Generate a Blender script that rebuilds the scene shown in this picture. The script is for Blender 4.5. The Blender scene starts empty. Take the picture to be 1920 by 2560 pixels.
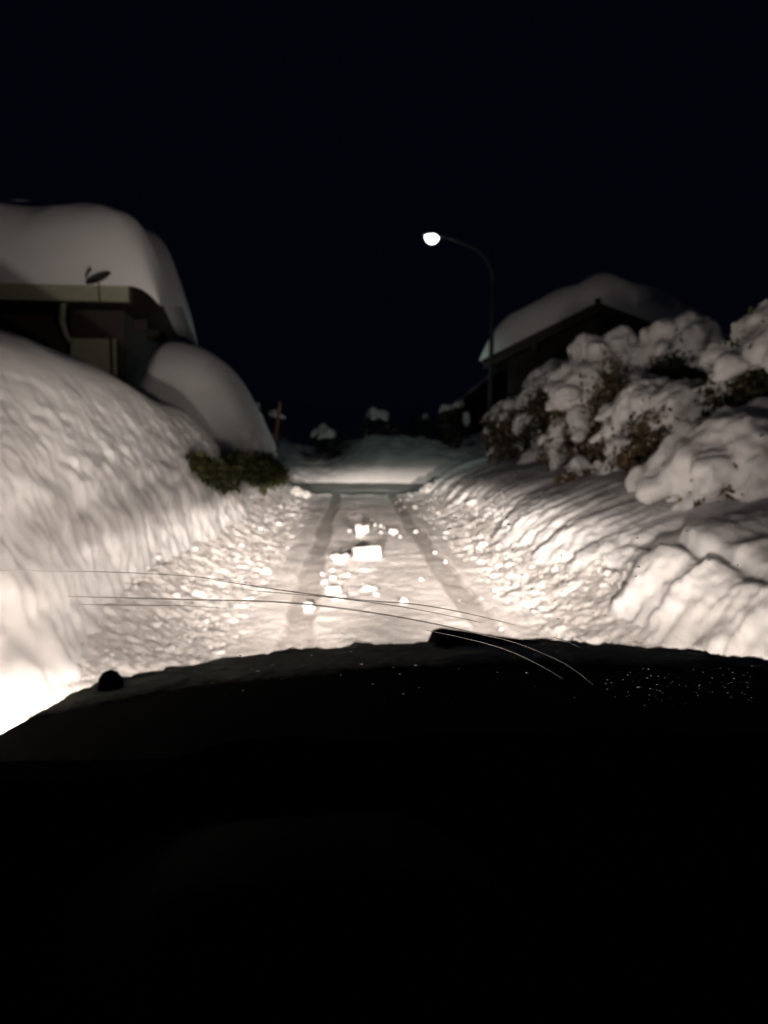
import bpy, math, random
import numpy as np
from mathutils import Vector, Matrix

random.seed(7)
rng = np.random.default_rng(7)
R = math.radians
scene = bpy.context.scene
C = scene.collection

# ------------------------------------------------------------------ camera, sky, moon, exposure
cam_d = bpy.data.cameras.new('camera')
cam = bpy.data.objects.new('camera', cam_d)
C.objects.link(cam)
cam.location = (0.0, 0.0, 1.45)
cam.rotation_euler = (R(90 - 5.17), 0.0, R(-2.3))
cam_d.sensor_fit = 'HORIZONTAL'
cam_d.sensor_width = 36.0
cam_d.lens = 37.4
cam_d.clip_start = 0.02
cam_d.clip_end = 2000.0
cam_d.dof.use_dof = True              # the phone focused on the wiper streaks on the glass
cam_d.dof.focus_distance = 0.66
cam_d.dof.aperture_fstop = 11.0
scene.camera = cam

world = bpy.data.worlds.new('World')
scene.world = world
world.use_nodes = True
wn = world.node_tree
wn.nodes.clear()
w_out = wn.nodes.new('ShaderNodeOutputWorld')
w_bg = wn.nodes.new('ShaderNodeBackground')
w_bg.inputs['Color'].default_value = (0.26, 0.36, 1.0, 1)      # moonless night sky, even all round
w_bg.inputs['Strength'].default_value = 0.0030
wn.links.new(w_bg.outputs[0], w_out.inputs[0])

HEADLIGHT_W = 24.0
BEAM_CORE, BEAM_MID, BEAM_ROAD, BEAM_FLOOD, BEAM_BASE, BEAM_SIGN = 640.0, 23.0, 56.0, 38.0, 0.2, -1.0
BEAM_LEFT = -1.0
HEADLIGHT_COL = (1.0, 0.855, 0.755)
LAMP_W = 110.0
LAMP_COL = (0.74, 1.0, 0.90)

vs = scene.view_settings
vs.view_transform = 'Standard'
vs.look = 'None'
vs.exposure = 0.0
vs.gamma = 1.0
vs.use_curve_mapping = False
scene.cycles.max_bounces = 7
scene.cycles.diffuse_bounces = 5
scene.cycles.use_denoising = True

# ------------------------------------------------------------------ helpers
def _hash(ix, iy, iz, seed):
    with np.errstate(over='ignore'):
        h = (ix.astype(np.uint32) * np.uint32(374761393) + iy.astype(np.uint32) * np.uint32(668265263)
             + iz.astype(np.uint32) * np.uint32(2147483647) + np.uint32(seed * 974711 + 12345))
        h = (h ^ (h >> np.uint32(13))) * np.uint32(1274126177)
        h = (h ^ (h >> np.uint32(15))) * np.uint32(2246822519)
        h = h ^ (h >> np.uint32(16))
    return h.astype(np.float64) / 4294967295.0 * 2.0 - 1.0


def vnoise(x, y, z, seed=0):
    x, y, z = np.broadcast_arrays(np.asarray(x, float), np.asarray(y, float), np.asarray(z, float))
    fx, fy, fz = np.floor(x), np.floor(y), np.floor(z)
    tx, ty, tz = x - fx, y - fy, z - fz
    ix, iy, iz = (f.astype(np.int64) for f in (fx, fy, fz))
    s = lambda t: t * t * t * (t * (t * 6 - 15) + 10)
    tx, ty, tz = s(tx), s(ty), s(tz)
    r = 0.0
    for a in (0, 1):
        wa = tx if a else 1 - tx
        for b in (0, 1):
            wb = ty if b else 1 - ty
            for c in (0, 1):
                wc = tz if c else 1 - tz
                r = r + wa * wb * wc * _hash(ix + a, iy + b, iz + c, seed)
    return r


def fbm(x, y, z, octaves=4, seed=0, gain=0.5):
    x, y, z = np.broadcast_arrays(np.asarray(x, float), np.asarray(y, float), np.asarray(z, float))
    r, amp = 0.0, 1.0
    for o in range(octaves):
        r = r + amp * vnoise(x, y, z, seed + o * 17)
        amp *= gain
        x, y, z = (2.03 * (.80 * x + .36 * y - .48 * z) + 5.2, 2.03 * (-.60 * x + .48 * y - .64 * z) + 1.3, 2.03 * (.80 * y + .60 * z) + 9.7)
    return r


def lumps(x, y, z, seed=0):
    """rounded crumbly noise: bumps up, creases down"""
    return 1.0 - 2.0 * np.abs(vnoise(x, y, z, seed)) ** 0.8


def smooth_interp(xq, xs, ys):
    """piecewise cubic (monotone enough) interpolation of control points"""
    xs, ys = np.asarray(xs, float), np.asarray(ys, float)
    m = np.gradient(ys, xs)
    xq = np.clip(np.asarray(xq, float), xs[0], xs[-1])
    i = np.clip(np.searchsorted(xs, xq) - 1, 0, len(xs) - 2)
    h = xs[i + 1] - xs[i]
    t = (xq - xs[i]) / h
    return ((2 * t**3 - 3 * t**2 + 1) * ys[i] + (t**3 - 2 * t**2 + t) * h * m[i]
            + (-2 * t**3 + 3 * t**2) * ys[i + 1] + (t**3 - t**2) * h * m[i + 1])


def mesh_np(name, verts, faces, smooth=True):
    me = bpy.data.meshes.new(name)
    verts = np.asarray(verts, np.float32)
    faces = np.asarray(faces, np.int32)
    n, k = faces.shape
    me.vertices.add(len(verts))
    me.vertices.foreach_set('co', verts.ravel())
    me.loops.add(n * k)
    me.loops.foreach_set('vertex_index', faces.ravel())
    me.polygons.add(n)
    me.polygons.foreach_set('loop_start', np.arange(0, n * k, k, dtype=np.int32))
    me.polygons.foreach_set('loop_total', np.full(n, k, np.int32))
    if smooth:
        me.polygons.foreach_set('use_smooth', np.ones(n, bool))
    me.update(calc_edges=True)
    me.validate()
    return me


def link(name, me, mat=None, parent=None, loc=None, rot=None):
    o = bpy.data.objects.new(name, me)
    C.objects.link(o)
    if mat is not None and me is not None and not me.materials:
        me.materials.append(mat)
    if parent is not None:
        o.parent = parent
    if loc is not None:
        o.location = loc
    if rot is not None:
        o.rotation_euler = rot
    return o


def tag(o, label=None, cat=None, group=None, kind=None):
    if label: o['label'] = label
    if cat: o['category'] = cat
    if group: o['group'] = group
    if kind: o['kind'] = kind
    return o


def empty(name, loc=(0, 0, 0), rz=0.0):
    o = bpy.data.objects.new(name, None)
    C.objects.link(o)
    o.location = loc
    o.rotation_euler = (0, 0, rz)
    o.empty_display_size = 0.2
    return o


def grid_faces(nu, nv):
    i, j = np.meshgrid(np.arange(nu - 1), np.arange(nv - 1), indexing='ij')
    a = (i * nv + j).ravel()
    return np.stack([a, a + nv, a + nv + 1, a + 1], 1)


def grid_normals(P):
    du = np.gradient(P, axis=0)
    dv = np.gradient(P, axis=1)
    n = np.cross(du, dv)
    return n / np.maximum(np.linalg.norm(n, axis=2, keepdims=True), 1e-9)


class MB:
    """collects boxes, tubes and lathed shapes into ONE mesh"""
    def __init__(self):
        self.v, self.f = [], []

    def add(self, vs_, fs_):
        b = len(self.v)
        self.v += [tuple(v) for v in vs_]
        self.f += [tuple(b + i for i in f) for f in fs_]

    def box(self, lo, hi, bevel=0.0, m=None):
        x0, y0, z0 = lo
        x1, y1, z1 = hi
        b = min(bevel, (x1 - x0) * .45, (y1 - y0) * .45, (z1 - z0) * .45)
        if b <= 0:
            vs_ = [(x, y, z) for z in (z0, z1) for y in (y0, y1) for x in (x0, x1)]
            fs_ = [(0, 2, 3, 1), (4, 5, 7, 6), (0, 1, 5, 4), (2, 6, 7, 3), (0, 4, 6, 2), (1, 3, 7, 5)]
        else:
            rings = []
            for z, e in ((z0, b), (z0 + b, 0), (z1 - b, 0), (z1, b)):
                c = b if e == 0 else b + 0.0
                xa, xb, ya, yb = x0 + e, x1 - e, y0 + e, y1 - e
                k = b * (0.6 if e == 0 else 0.4)
                rings.append([(xa + k, ya, z), (xb - k, ya, z), (xb, ya + k, z), (xb, yb - k, z),
                              (xb - k, yb, z), (xa + k, yb, z), (xa, yb - k, z), (xa, ya + k, z)])
            vs_ = [p for r in rings for p in r]
            fs_ = [tuple(range(7, -1, -1)), tuple(range(24, 32))]
            for r in range(3):
                for i in range(8):
                    j = (i + 1) % 8
                    fs_.append((r * 8 + i, r * 8 + j, r * 8 + 8 + j, r * 8 + 8 + i))
        if m is not None:
            vs_ = [m @ Vector(p) for p in vs_]
        self.add(vs_, fs_)
        return self

    def tube(self, pts, radii, n=8, cap=True):
        pts = [Vector(p) for p in pts]
        if not hasattr(radii, '__len__'):
            radii = [radii] * len(pts)
        rings = []
        prev = None
        for i, p in enumerate(pts):
            t = (pts[min(i + 1, len(pts) - 1)] - pts[max(i - 1, 0)])
            t = t.normalized() if t.length > 1e-9 else Vector((0, 0, 1))
            if prev is None:
                a = t.cross(Vector((0, 0, 1)))
                if a.length < 1e-3:
                    a = t.cross(Vector((1, 0, 0)))
            else:
                a = prev - t * prev.dot(t)
            a.normalize()
            prev = a
            b = t.cross(a)
            rings.append([p + (a * math.cos(q) + b * math.sin(q)) * radii[i]
                          for q in (2 * math.pi * k / n for k in range(n))])
        vs_ = [v for r in rings for v in r]
        fs_ = []
        for r in range(len(rings) - 1):
            for k in range(n):
                l = (k + 1) % n
                fs_.append((r * n + k, r * n + l, r * n + n + l, r * n + n + k))
        if cap:
            fs_.append(tuple(range(n - 1, -1, -1)))
            fs_.append(tuple(range((len(rings) - 1) * n, len(rings) * n)))
        self.add(vs_, fs_)
        return self

    def prism(self, poly, y0, y1):
        """poly: list of (x, z), extruded along y"""
        n = len(poly)
        vs_ = [(x, y0, z) for x, z in poly] + [(x, y1, z) for x, z in poly]
        fs_ = [tuple(range(n)), tuple(range(2 * n - 1, n - 1, -1))]
        for i in range(n):
            j = (i + 1) % n
            fs_.append((i, n + i, n + j, j))
        self.add(vs_, fs_)
        return self

    def build(self, name, mat, parent=None, smooth=False, loc=None):
        me = bpy.data.meshes.new(name)
        me.from_pydata(self.v, [], self.f)
        if smooth:
            me.polygons.foreach_set('use_smooth', [True] * len(me.polygons))
        me.update()
        return link(name, me, mat, parent, loc)


# ------------------------------------------------------------------ materials
def new_mat(name):
    m = bpy.data.materials.new(name)
    m.use_nodes = True
    return m, m.node_tree, m.node_tree.nodes['Principled BSDF']


def snow_mat(name, base=(0.80, 0.80, 0.81), dirt=(0.60, 0.57, 0.54), amount=0.25, scale=1.3, bump=0.35, fine=60.0, sss=0.0):
    m, nt, p = new_mat(name)
    tc = nt.nodes.new('ShaderNodeNewGeometry')
    n1 = nt.nodes.new('ShaderNodeTexNoise')
    n1.inputs['Scale'].default_value = scale
    n1.inputs['Detail'].default_value = 6
    nt.links.new(tc.outputs['Position'], n1.inputs['Vector'])
    ramp = nt.nodes.new('ShaderNodeValToRGB')
    ramp.color_ramp.elements[0].position = 0.42
    ramp.color_ramp.elements[1].position = 0.75
    ramp.color_ramp.elements[0].color = (*base, 1)
    ramp.color_ramp.elements[1].color = (*[b + (d - b) * amount for b, d in zip(base, dirt)], 1)
    nt.links.new(n1.outputs['Fac'], ramp.inputs['Fac'])
    nt.links.new(ramp.outputs['Color'], p.inputs['Base Color'])
    p.inputs['Roughness'].default_value = 0.75
    p.inputs['Subsurface Weight'].default_value = sss
    p.inputs['Subsurface Radius'].default_value = (1.0, 0.95, 0.9)
    p.inputs['Subsurface Scale'].default_value = 0.04
    p.inputs['Specular IOR Level'].default_value = 0.25
    n2 = nt.nodes.new('ShaderNodeTexNoise')
    n2.inputs['Scale'].default_value = fine
    n2.inputs['Detail'].default_value = 4
    n2.inputs['Roughness'].default_value = 0.65
    nt.links.new(tc.outputs['Position'], n2.inputs['Vector'])
    bp = nt.nodes.new('ShaderNodeBump')
    bp.inputs['Strength'].default_value = bump
    bp.inputs['Distance'].default_value = 0.02
    nt.links.new(n2.outputs['Fac'], bp.inputs['Height'])
    nt.links.new(bp.outputs['Normal'], p.inputs['Normal'])
    return m


def plain_mat(name, col, rough=0.6, metal=0.0, var=0.25, scale=8.0, bump=0.0, stretch=None, spec=0.5):
    m, nt, p = new_mat(name)
    tc = nt.nodes.new('ShaderNodeTexCoord')
    n1 = nt.nodes.new('ShaderNodeTexNoise')
    n1.inputs['Scale'].default_value = scale
    n1.inputs['Detail'].default_value = 5
    src = tc.outputs['Object']
    if stretch:
        mp = nt.nodes.new('ShaderNodeMapping')
        mp.inputs['Scale'].default_value = stretch
        nt.links.new(src, mp.inputs['Vector'])
        src = mp.outputs['Vector']
    nt.links.new(src, n1.inputs['Vector'])
    mix = nt.nodes.new('ShaderNodeMix')
    mix.data_type = 'RGBA'
    mix.inputs['A'].default_value = (*[c * (1 - var) for c in col], 1)
    mix.inputs['B'].default_value = (*[min(1, c * (1 + var)) for c in col], 1)
    nt.links.new(n1.outputs['Fac'], mix.inputs['Factor'])
    nt.links.new(mix.outputs['Result'], p.inputs['Base Color'])
    p.inputs['Roughness'].default_value = rough
    p.inputs['Metallic'].default_value = metal
    p.inputs['Specular IOR Level'].default_value = spec
    if bump:
        bp = nt.nodes.new('ShaderNodeBump')
        bp.inputs['Strength'].default_value = bump
        bp.inputs['Distance'].default_value = 0.01
        nt.links.new(n1.outputs['Fac'], bp.inputs['Height'])
        nt.links.new(bp.outputs['Normal'], p.inputs['Normal'])
    return m


def leaf_mat(name, col_a, col_b, frost=0.0):
    m, nt, p = new_mat(name)
    g = nt.nodes.new('ShaderNodeNewGeometry')
    ramp = nt.nodes.new('ShaderNodeValToRGB')
    ramp.color_ramp.elements[0].color = (*col_a, 1)
    ramp.color_ramp.elements[1].color = (*col_b, 1)
    if frost:
        ramp.color_ramp.elements[1].position = 1 - frost
        e = ramp.color_ramp.elements.new(1 - frost + .02)
        e.color = (.42, .39, .37, 1)
    nt.links.new(g.outputs['Random Per Island'], ramp.inputs['Fac'])
    nt.links.new(ramp.outputs['Color'], p.inputs['Base Color'])
    p.inputs['Roughness'].default_value = 0.65
    p.inputs['Specular IOR Level'].default_value = 0.3
    return m


M_SNOW = snow_mat('bank_snow', amount=0.35, scale=1.1, bump=0.10, fine=40)
M_SNOW_SOFT = snow_mat('fresh_snow', amount=0.10, scale=0.8, bump=0.2, fine=18)
M_CHUNK = snow_mat('chunk_snow', base=(0.66, 0.65, 0.645), amount=0.35, scale=6, bump=0.4, fine=50)
M_DARKWOOD = plain_mat('dark_timber', (0.028, 0.018, 0.012), 0.7, stretch=(1, 1, 9), bump=0.2)
M_BROWNWOOD = plain_mat('brown_barge_board', (0.035, 0.022, 0.013), 0.7, stretch=(9, 1, 1), bump=0.2)
M_FASCIA = plain_mat('pale_fascia', (0.30, 0.31, 0.22), 0.6, var=0.15)
M_WALL = plain_mat('pale_plaster', (0.36, 0.355, 0.26), 0.85, var=0.12, scale=14, bump=0.1)
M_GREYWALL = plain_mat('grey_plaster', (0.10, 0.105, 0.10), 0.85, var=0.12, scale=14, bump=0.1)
M_STAKE = plain_mat('red_brown_stake', (0.17, 0.06, 0.04), 0.7, stretch=(1, 1, 6))
M_METAL = plain_mat('weathered_dark_steel', (0.05, 0.058, 0.058), 0.8, spec=0.1, metal=0.0, var=0.1)
M_DARKMETAL = plain_mat('dark_metal', (0.02, 0.02, 0.02), 0.5, metal=0.3)
M_BARK = plain_mat('bark', (0.055, 0.038, 0.028), 0.85, scale=30, bump=0.3)
M_LEAF_GREEN = leaf_mat('dark_green_leaves', (0.012, 0.017, 0.004), (0.05, 0.056, 0.014))
M_LEAF_BROWN = leaf_mat('withered_brown_leaves', (0.07, 0.04, 0.02), (0.23, 0.14, 0.07), .22)
M_LEAF_OLIVE = leaf_mat('olive_leaves', (0.03, 0.03, 0.012), (0.11, 0.095, 0.045), .18)
M_LEAF_DARK = leaf_mat('near_black_needles', (0.008, 0.014, 0.008), (0.03, 0.045, 0.025))
M_DASH = plain_mat('black_dashboard', (0.006, 0.006, 0.006), 0.8, scale=90, bump=0.15, spec=0.15)
M_RIM = plain_mat('steering_wheel_leather', (0.006, 0.006, 0.0055), 1.0, scale=60, bump=0.15, spec=0.0)
M_BLACKPLASTIC = plain_mat('black_plastic', (0.012, 0.012, 0.012), 0.9, spec=0.05)
M_PAINT = plain_mat('dark_car_paint', (0.012, 0.014, 0.014), 0.35, spec=0.4)


def road_mat():
    m = snow_mat('road_snow', base=(0.80, 0.775, 0.76), dirt=(0.60, 0.57, 0.55), amount=0.5, scale=2.2, bump=0.5, fine=36)
    nt = m.node_tree
    p = nt.nodes['Principled BSDF']
    at = nt.nodes.new('ShaderNodeAttribute')
    at.attribute_name = 'packed'
    mix = nt.nodes.new('ShaderNodeMix')
    mix.data_type = 'RGBA'
    src = p.inputs['Base Color'].links[0].from_socket
    nt.links.new(at.outputs['Fac'], mix.inputs['Factor'])
    nt.links.new(src, mix.inputs['A'])
    mix.inputs['B'].default_value = (0.40, 0.375, 0.36, 1)     # wheel-packed, dirtier snow
    nt.links.new(mix.outputs['Result'], p.inputs['Base Color'])
    return m


M_ROAD = road_mat()

m, nt, p = new_mat('clear_glass')
nt.nodes.remove(p)
t = nt.nodes.new('ShaderNodeBsdfTransparent')
t.inputs['Color'].default_value = (0.97, 0.98, 0.975, 1)
nt.links.new(t.outputs[0], nt.nodes['Material Output'].inputs['Surface'])
M_GLASS = m

m, nt, p = new_mat('lamp_lens')
p.inputs['Base Color'].default_value = (0.9, 0.95, 0.93, 1)
p.inputs['Emission Color'].default_value = (0.93, 1.0, 0.97, 1)
p.inputs['Emission Strength'].default_value = 5.0
M_LAMPLENS = m

m, nt, p = new_mat('wiper_smear')
nt.nodes.remove(p)
gl = nt.nodes.new('ShaderNodeBsdfGlass')
gl.inputs['IOR'].default_value = 1.33
gl.inputs['Roughness'].default_value = .15
gl.inputs['Color'].default_value = (.95, .95, .93, 1)
nt.links.new(gl.outputs[0], nt.nodes['Material Output'].inputs['Surface'])
M_SMEAR = m

# ------------------------------------------------------------------ the lane and the ground
LANE_L, LANE_R = -1.5, 1.9
TRACK_L, TRACK_R = -0.43, 1.02


def ground_sheet():
    xs = np.concatenate([np.linspace(-400, -30, 20), np.linspace(-28, 28, 57), np.linspace(30, 400, 20)])
    ys = np.concatenate([np.linspace(-60, 60, 80), np.linspace(70, 700, 30)])
    X, Y = np.meshgrid(xs, ys, indexing='ij')
    Z = -0.12 + 0.0 * X
    far = np.clip((Y - 34) / 30, 0, 1) ** 1.3
    Z = Z + far * 2.0 + np.clip((Y - 60) / 200, 0, 3) * 8 * (1 + 0.3 * vnoise(X / 60, Y / 60, 0, 3))
    o = link('ground', mesh_np('ground', np.stack([X, Y, Z], 2).reshape(-1, 3), grid_faces(len(xs), len(ys))), M_SNOW_SOFT)
    tag(o, kind='structure')


ground_sheet()


def road_sheet():
    xs = np.linspace(-1.75, 2.35, 230)
    ys = 1.6 + (21.6 - 1.6) * np.linspace(0, 1, 900) ** 1.3
    X, Y = np.meshgrid(xs, ys, indexing='ij')
    wob = 0.025 * np.sin(Y * 0.35 + 0.4) + .02 * vnoise(Y * .5, 0, 0, 7)
    dl, dr = np.abs(X - TRACK_L - wob), np.abs(X - TRACK_R - wob)
    tr = np.clip((0.145 + .02 * vnoise(X * 0 + 2, Y * 2.1, 0, 6) - np.minimum(dl, dr)) / 0.05, 0, 1)
    tr = tr * tr * (3 - 2 * tr)
    edge = np.clip(np.maximum((LANE_L + 0.62 - X) / 0.6, (X - LANE_R + 0.48) / 0.6), 0, 1.3)
    rough = 0.004 + 0.013 * np.clip(np.maximum((-0.72 - X) / 0.3, (X - 1.27) / 0.25), 0, 1)
    mid = np.exp(-((X - 0.05) / 0.2) ** 2) * np.clip(vnoise(X * 1.2, Y * 0.8, 3, 5), 0, 1)
    Z = 0.010 * fbm(X * 1.5, Y * 0.9, 0, 3, 1)
    Z += rough * (1.2 * fbm(X * 6, Y * 5.5, 0, 5, 2, 0.72) + 0.5 * lumps(X * 19 + 3 * Y, Y * 17 - 3 * X, 1, 9))
    Z += 0.02 * mid * (0.4 + fbm(X * 8, Y * 8, 0, 3, 4))
    Z += 0.18 * edge ** 2
    Z -= tr * 0.036
    Z -= tr * 0.006 * np.sin(Y * 2 * math.pi / 0.07) * np.clip(1 - Y / 14, 0, 1)
    Z += 0.02 + 0.035 * np.exp(-((Y - 20.3 + 0.25 * vnoise(X * 1.1, 0, 0, 11)) / 0.22) ** 2) * (1 + 0.6 * vnoise(X * 3, Y * 3, 0, 12)) * (1 - tr)
    Z -= 0.05 * np.clip((Y - 20.9) / 0.7, 0, 1)
    me = mesh_np('road', np.stack([X, Y, Z], 2).reshape(-1, 3), grid_faces(230, 900))
    at = me.attributes.new('packed', 'FLOAT', 'POINT')
    at.data.foreach_set('value', (tr * (0.75 + 0.25 * vnoise(X * 5, Y * 3, 0, 8))).astype(np.float32).ravel())
    tag(link('road', me, M_ROAD), kind='structure')
    # the cross street beyond the lane's mouth
    xs = np.linspace(-26, 26, 240)
    ys = np.linspace(21.0, 28.4, 60)
    X, Y = np.meshgrid(xs, ys, indexing='ij')
    Z = -0.035 + 0.02 * fbm(X * 1.2, Y * 1.2, 0, 4, 21) - 0.05 * np.exp(-((Y - 23.2) / 0.25) ** 2) - 0.05 * np.exp(-((Y - 25.0) / 0.25) ** 2)
    me = mesh_np('cross_road', np.stack([X, Y, Z], 2).reshape(-1, 3), grid_faces(240, 60))
    tag(link('cross_road', me, M_ROAD), kind='structure')


road_sheet()

# ------------------------------------------------------------------ snow banks (lofted walls)
def left_bank():
    U = [0, .10, .25, .42, .62, .90, 1.25, 1.65, 2.2, 3.0, 4.2, 6.5, 12]
    P = [0, .055, .19, .37, .53, .69, .84, .945, 1.0, .97, .90, .84, .80]
    ny, nu = 560, 260
    ys = np.linspace(-1.5, 21.6, ny)
    s = np.linspace(0, 1, nu)
    u = 3.6 * s + 8.4 * np.clip((s - .72) / .28, 0, 1) ** 2
    crest = smooth_interp(ys, [-1.5, 3, 5.5, 7.3, 9, 10.5, 12.3, 13.6, 14.7, 15.6, 16.6, 17.6, 18.7, 19.6, 20.4, 21.0, 21.6],
                          [2.3, 2.32, 2.36, 2.45, 2.50, 2.50, 2.40, 2.12, 1.65, 2.05, 2.95, 3.36, 3.42, 3.2, 2.75, 2.0, 0.3])
    Y, Ug = np.meshgrid(ys, u, indexing='ij')
    tk = np.clip((Y - 10.8) / 3.4, 0, 1)
    tk = tk * tk * (3 - 2 * tk)
    prof = smooth_interp(Ug * (1.32 - .32 * tk), U, P)
    cr = crest[:, None]
    # the bulging second mound stays high only near the lane
    m2 = np.exp(-((Y - 18.6) / 2.6) ** 4)
    back = np.clip((Ug - 2.45) / 1.0, 0, 1)
    back = back * back * (3 - 2 * back)
    cr = cr * (1 - back * m2 * 0.55)
    # the shoulder dips behind the near crest
    dip = np.exp(-((Ug - 1.45) / .5) ** 2) * np.exp(-((Y - 10.9) / 1.9) ** 2)
    Z = prof * cr - 0.42 * dip
    toe = 0.10 * fbm(Y * .45, Z * 1.2, 0, 2, 31) * np.clip(1 - Ug / .6, 0, 1)
    X = LANE_L - Ug - toe
    # end of the wall rounds away from the lane
    endr = np.clip((Y - 19.9) / 1.7, 0, 1)
    X = X - 0.9 * endr ** 2.2
    Pn = np.stack([X, Y, Z], 2)
    N = grid_normals(Pn)
    if N[ny // 2, 20, 0] < 0:
        N = -N
    q = Y + 0.75 * Z
    wall = np.clip(1 - (Ug - 1.1) / 1.2, 0, 1) * np.clip(Ug / .15, 0, 1)
    low = np.clip(1 - (Ug - .45) / .5, 0, 1)
    d = 0.07 * fbm(Ug * .7, Y * .5, 0, 2, 33, .35)
    patch = np.clip(.35 + vnoise(Y * .55, Z * 1.4, 0, 34), 0, 1)
    d = d + wall * (0.010 * fbm(q * .45, Z * .6, X * .5, 2, 35) + 0.003 * patch * np.clip(1.3 - Z, 0, 1) * fbm(q * 5.0, Z * 1.2, X, 2, 36))
    d = d + np.clip(1 - Ug / 2.2, 0, 1) * (0.0038 * fbm(.6 * X + 1.6 * Y, 1.7 * X - .5 * Y + .4 * Z, 1.5 * Z + .6 * Y, 4, 39, .68) + .0025 * fbm(X * 14, Y * 14, Z * 14, 2, 43, .7))
    crease = np.exp(-((Y - 14.75 - .2 * (Z - 1.5)) / .5) ** 2) * np.clip((Z - .75) / .7, 0, 1)
    d = d - .62 * crease
    d = d + .14 * np.exp(-((Y - 18.0) / 1.6) ** 2) * np.clip((Z - .6) / .8, 0, 1)
    d = d + low * 0.026 * fbm(X * 5, Y * 5, Z * 5, 5, 37, .65)
    # ragged shelf where the plough's cut meets the older snow
    sh = Z - (1.02 + 0.10 * vnoise(Y * .9, 0, 0, 40) + 0.05 * vnoise(Y * 3, 0, 0, 41))
    fade = np.clip((13.0 - Y) / 2.0, 0, 1)
    d = d - fade * 0.022 * np.exp(-(sh / .05) ** 2) * np.clip(.5 + vnoise(Y * .7, 5, 0, 44), 0, 1) + fade * 0.016 * np.clip(1 - np.abs(sh - .13) / .16, 0, 1)
    Pn = Pn + N * d[..., None]
    o = link('snow_bank', mesh_np('left_bank', Pn.reshape(-1, 3), grid_faces(ny, nu)[:, ::-1]), M_SNOW)
    tag(o, 'tall smooth ploughed snow bank along the left, two pillowy mounds below the pale house', 'snow bank')


left_bank()


def right_bank():
    ny, nu = 560, 230
    ys = np.linspace(-1.5, 21.8, ny)
    s = np.linspace(0, 1, nu)
    u = 2.7 * s + 8.5 * np.clip((s - .7) / .3, 0, 1) ** 2
    U = [0, .15, .35, .6, .9, 1.3, 1.8, 2.5, 3.5, 5, 11.5]
    P_far = [0, .14, .40, .61, .76, .93, 1.06, 1.18, 1.35, 1.5, 1.55]
    P_near = [0, .22, .54, .70, .80, .94, 1.06, 1.18, 1.35, 1.5, 1.55]
    Y, Ug = np.meshgrid(ys, u, indexing='ij')
    k = np.clip((8.6 - Y) / 2.6, 0, 1)
    k = k * k * (3 - 2 * k)
    Z = smooth_interp(Ug, U, P_far) * (1 - k) + smooth_interp(Ug, U, P_near) * k
    endf = np.clip((21.8 - Y) / 1.6, 0, 1) ** .6
    Z = Z * endf
    X = LANE_R + Ug + 0.12 * fbm(Y * .8, 0, 0, 3, 51) * np.clip(1 - Ug / 1.2, 0, 1) + 0.22 * k * 0
    X = X + 0.35 * np.clip((Y - 20.2) / 1.6, 0, 1) ** 2
    Pn = np.stack([X, Y, Z], 2)
    N = grid_normals(Pn)
    if N[ny // 2, 20, 2] < 0:
        N = -N
    q = Y + 0.25 * Z + 0.1 * Ug
    face = np.clip(1 - (Ug - .9) / .6, 0, 1) * np.clip(Ug / .12, 0, 1)
    d = 0.05 * fbm(Ug, Y * .7, 0, 3, 53)
    # plough sweep marks: slanted folds, coarser close to the car
    d = d + face * (1 - k) * (0.035 * fbm(q * 1.9, Z * .9, Ug * .5, 2, 55) + 0.036 * fbm(q * 4.6, Z * .8, 0, 2, 56))
    d = d + face * k * (0.10 * fbm(q * 1.7, Z * .6, Ug * .4, 2, 57) + 0.035 * fbm(q * 5, Z * 1.2, 0, 3, 58))
    d = d + np.clip(1 - (Ug - 1.2) / .8, 0, 1) * (0.009 * fbm(X * 8, Y * 8, Z * 8, 4, 63, .7))
    low = np.clip(1 - (Ug - .3) / .35, 0, 1)
    d = d + low * 0.028 * fbm(X * 5, Y * 5, Z * 5, 5, 59, .65)
    # the overhanging lip with a dark crack under it
    lip = k * np.exp(-((Ug - .52 - 0.06 * vnoise(Y * 1.2, 0, 0, 61)) / .055) ** 2)
    d = d - 0.10 * lip * np.clip(vnoise(Y * .7, 3, 0, 62) + .55, 0, 1)
    Pn = Pn + N * d[..., None]
    o = link('snow_bank', mesh_np('right_bank', Pn.reshape(-1, 3), grid_faces(ny, nu)), M_SNOW)
    tag(o, 'low folded snow bank along the right of the lane, under the snowy bushes', 'snow bank')


right_bank()


def far_bank():
    nx, nv = 420, 120
    xs = np.linspace(-22, 22, nx)
    v = np.linspace(0, 1, nv)
    X, V = np.meshgrid(xs, v, indexing='ij')
    Y = 27.4 + V * 9 + 0.35 * fbm(X * .35, 0, 0, 3, 71) + 0.03 * X
    H = 1.05 + 0.32 * fbm(X * .45 + .7, V * .9, 0, 4, 73) + 0.14 * np.exp(-((X - 1.9) / 1.8) ** 2) - .25 * np.exp(-((X + 1.8) / 1.2) ** 2)
    prof = smooth_interp(V * 9, [0, .25, .6, 1.1, 1.8, 3, 5, 9], [-.1, .25, .50, .72, .88, 1.08, 1.32, 1.35])
    Z = H * prof + 0.09 * fbm(X * 1.8, Y * 1.8, 0, 4, 75, .6) - .06
    o = link('snow_bank', mesh_np('far_bank', np.stack([X, Y, Z], 2).reshape(-1, 3), grid_faces(nx, nv)), M_SNOW)
    tag(o, 'far snow bank across the side street at the end of the lane', 'snow bank')


far_bank()

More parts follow.
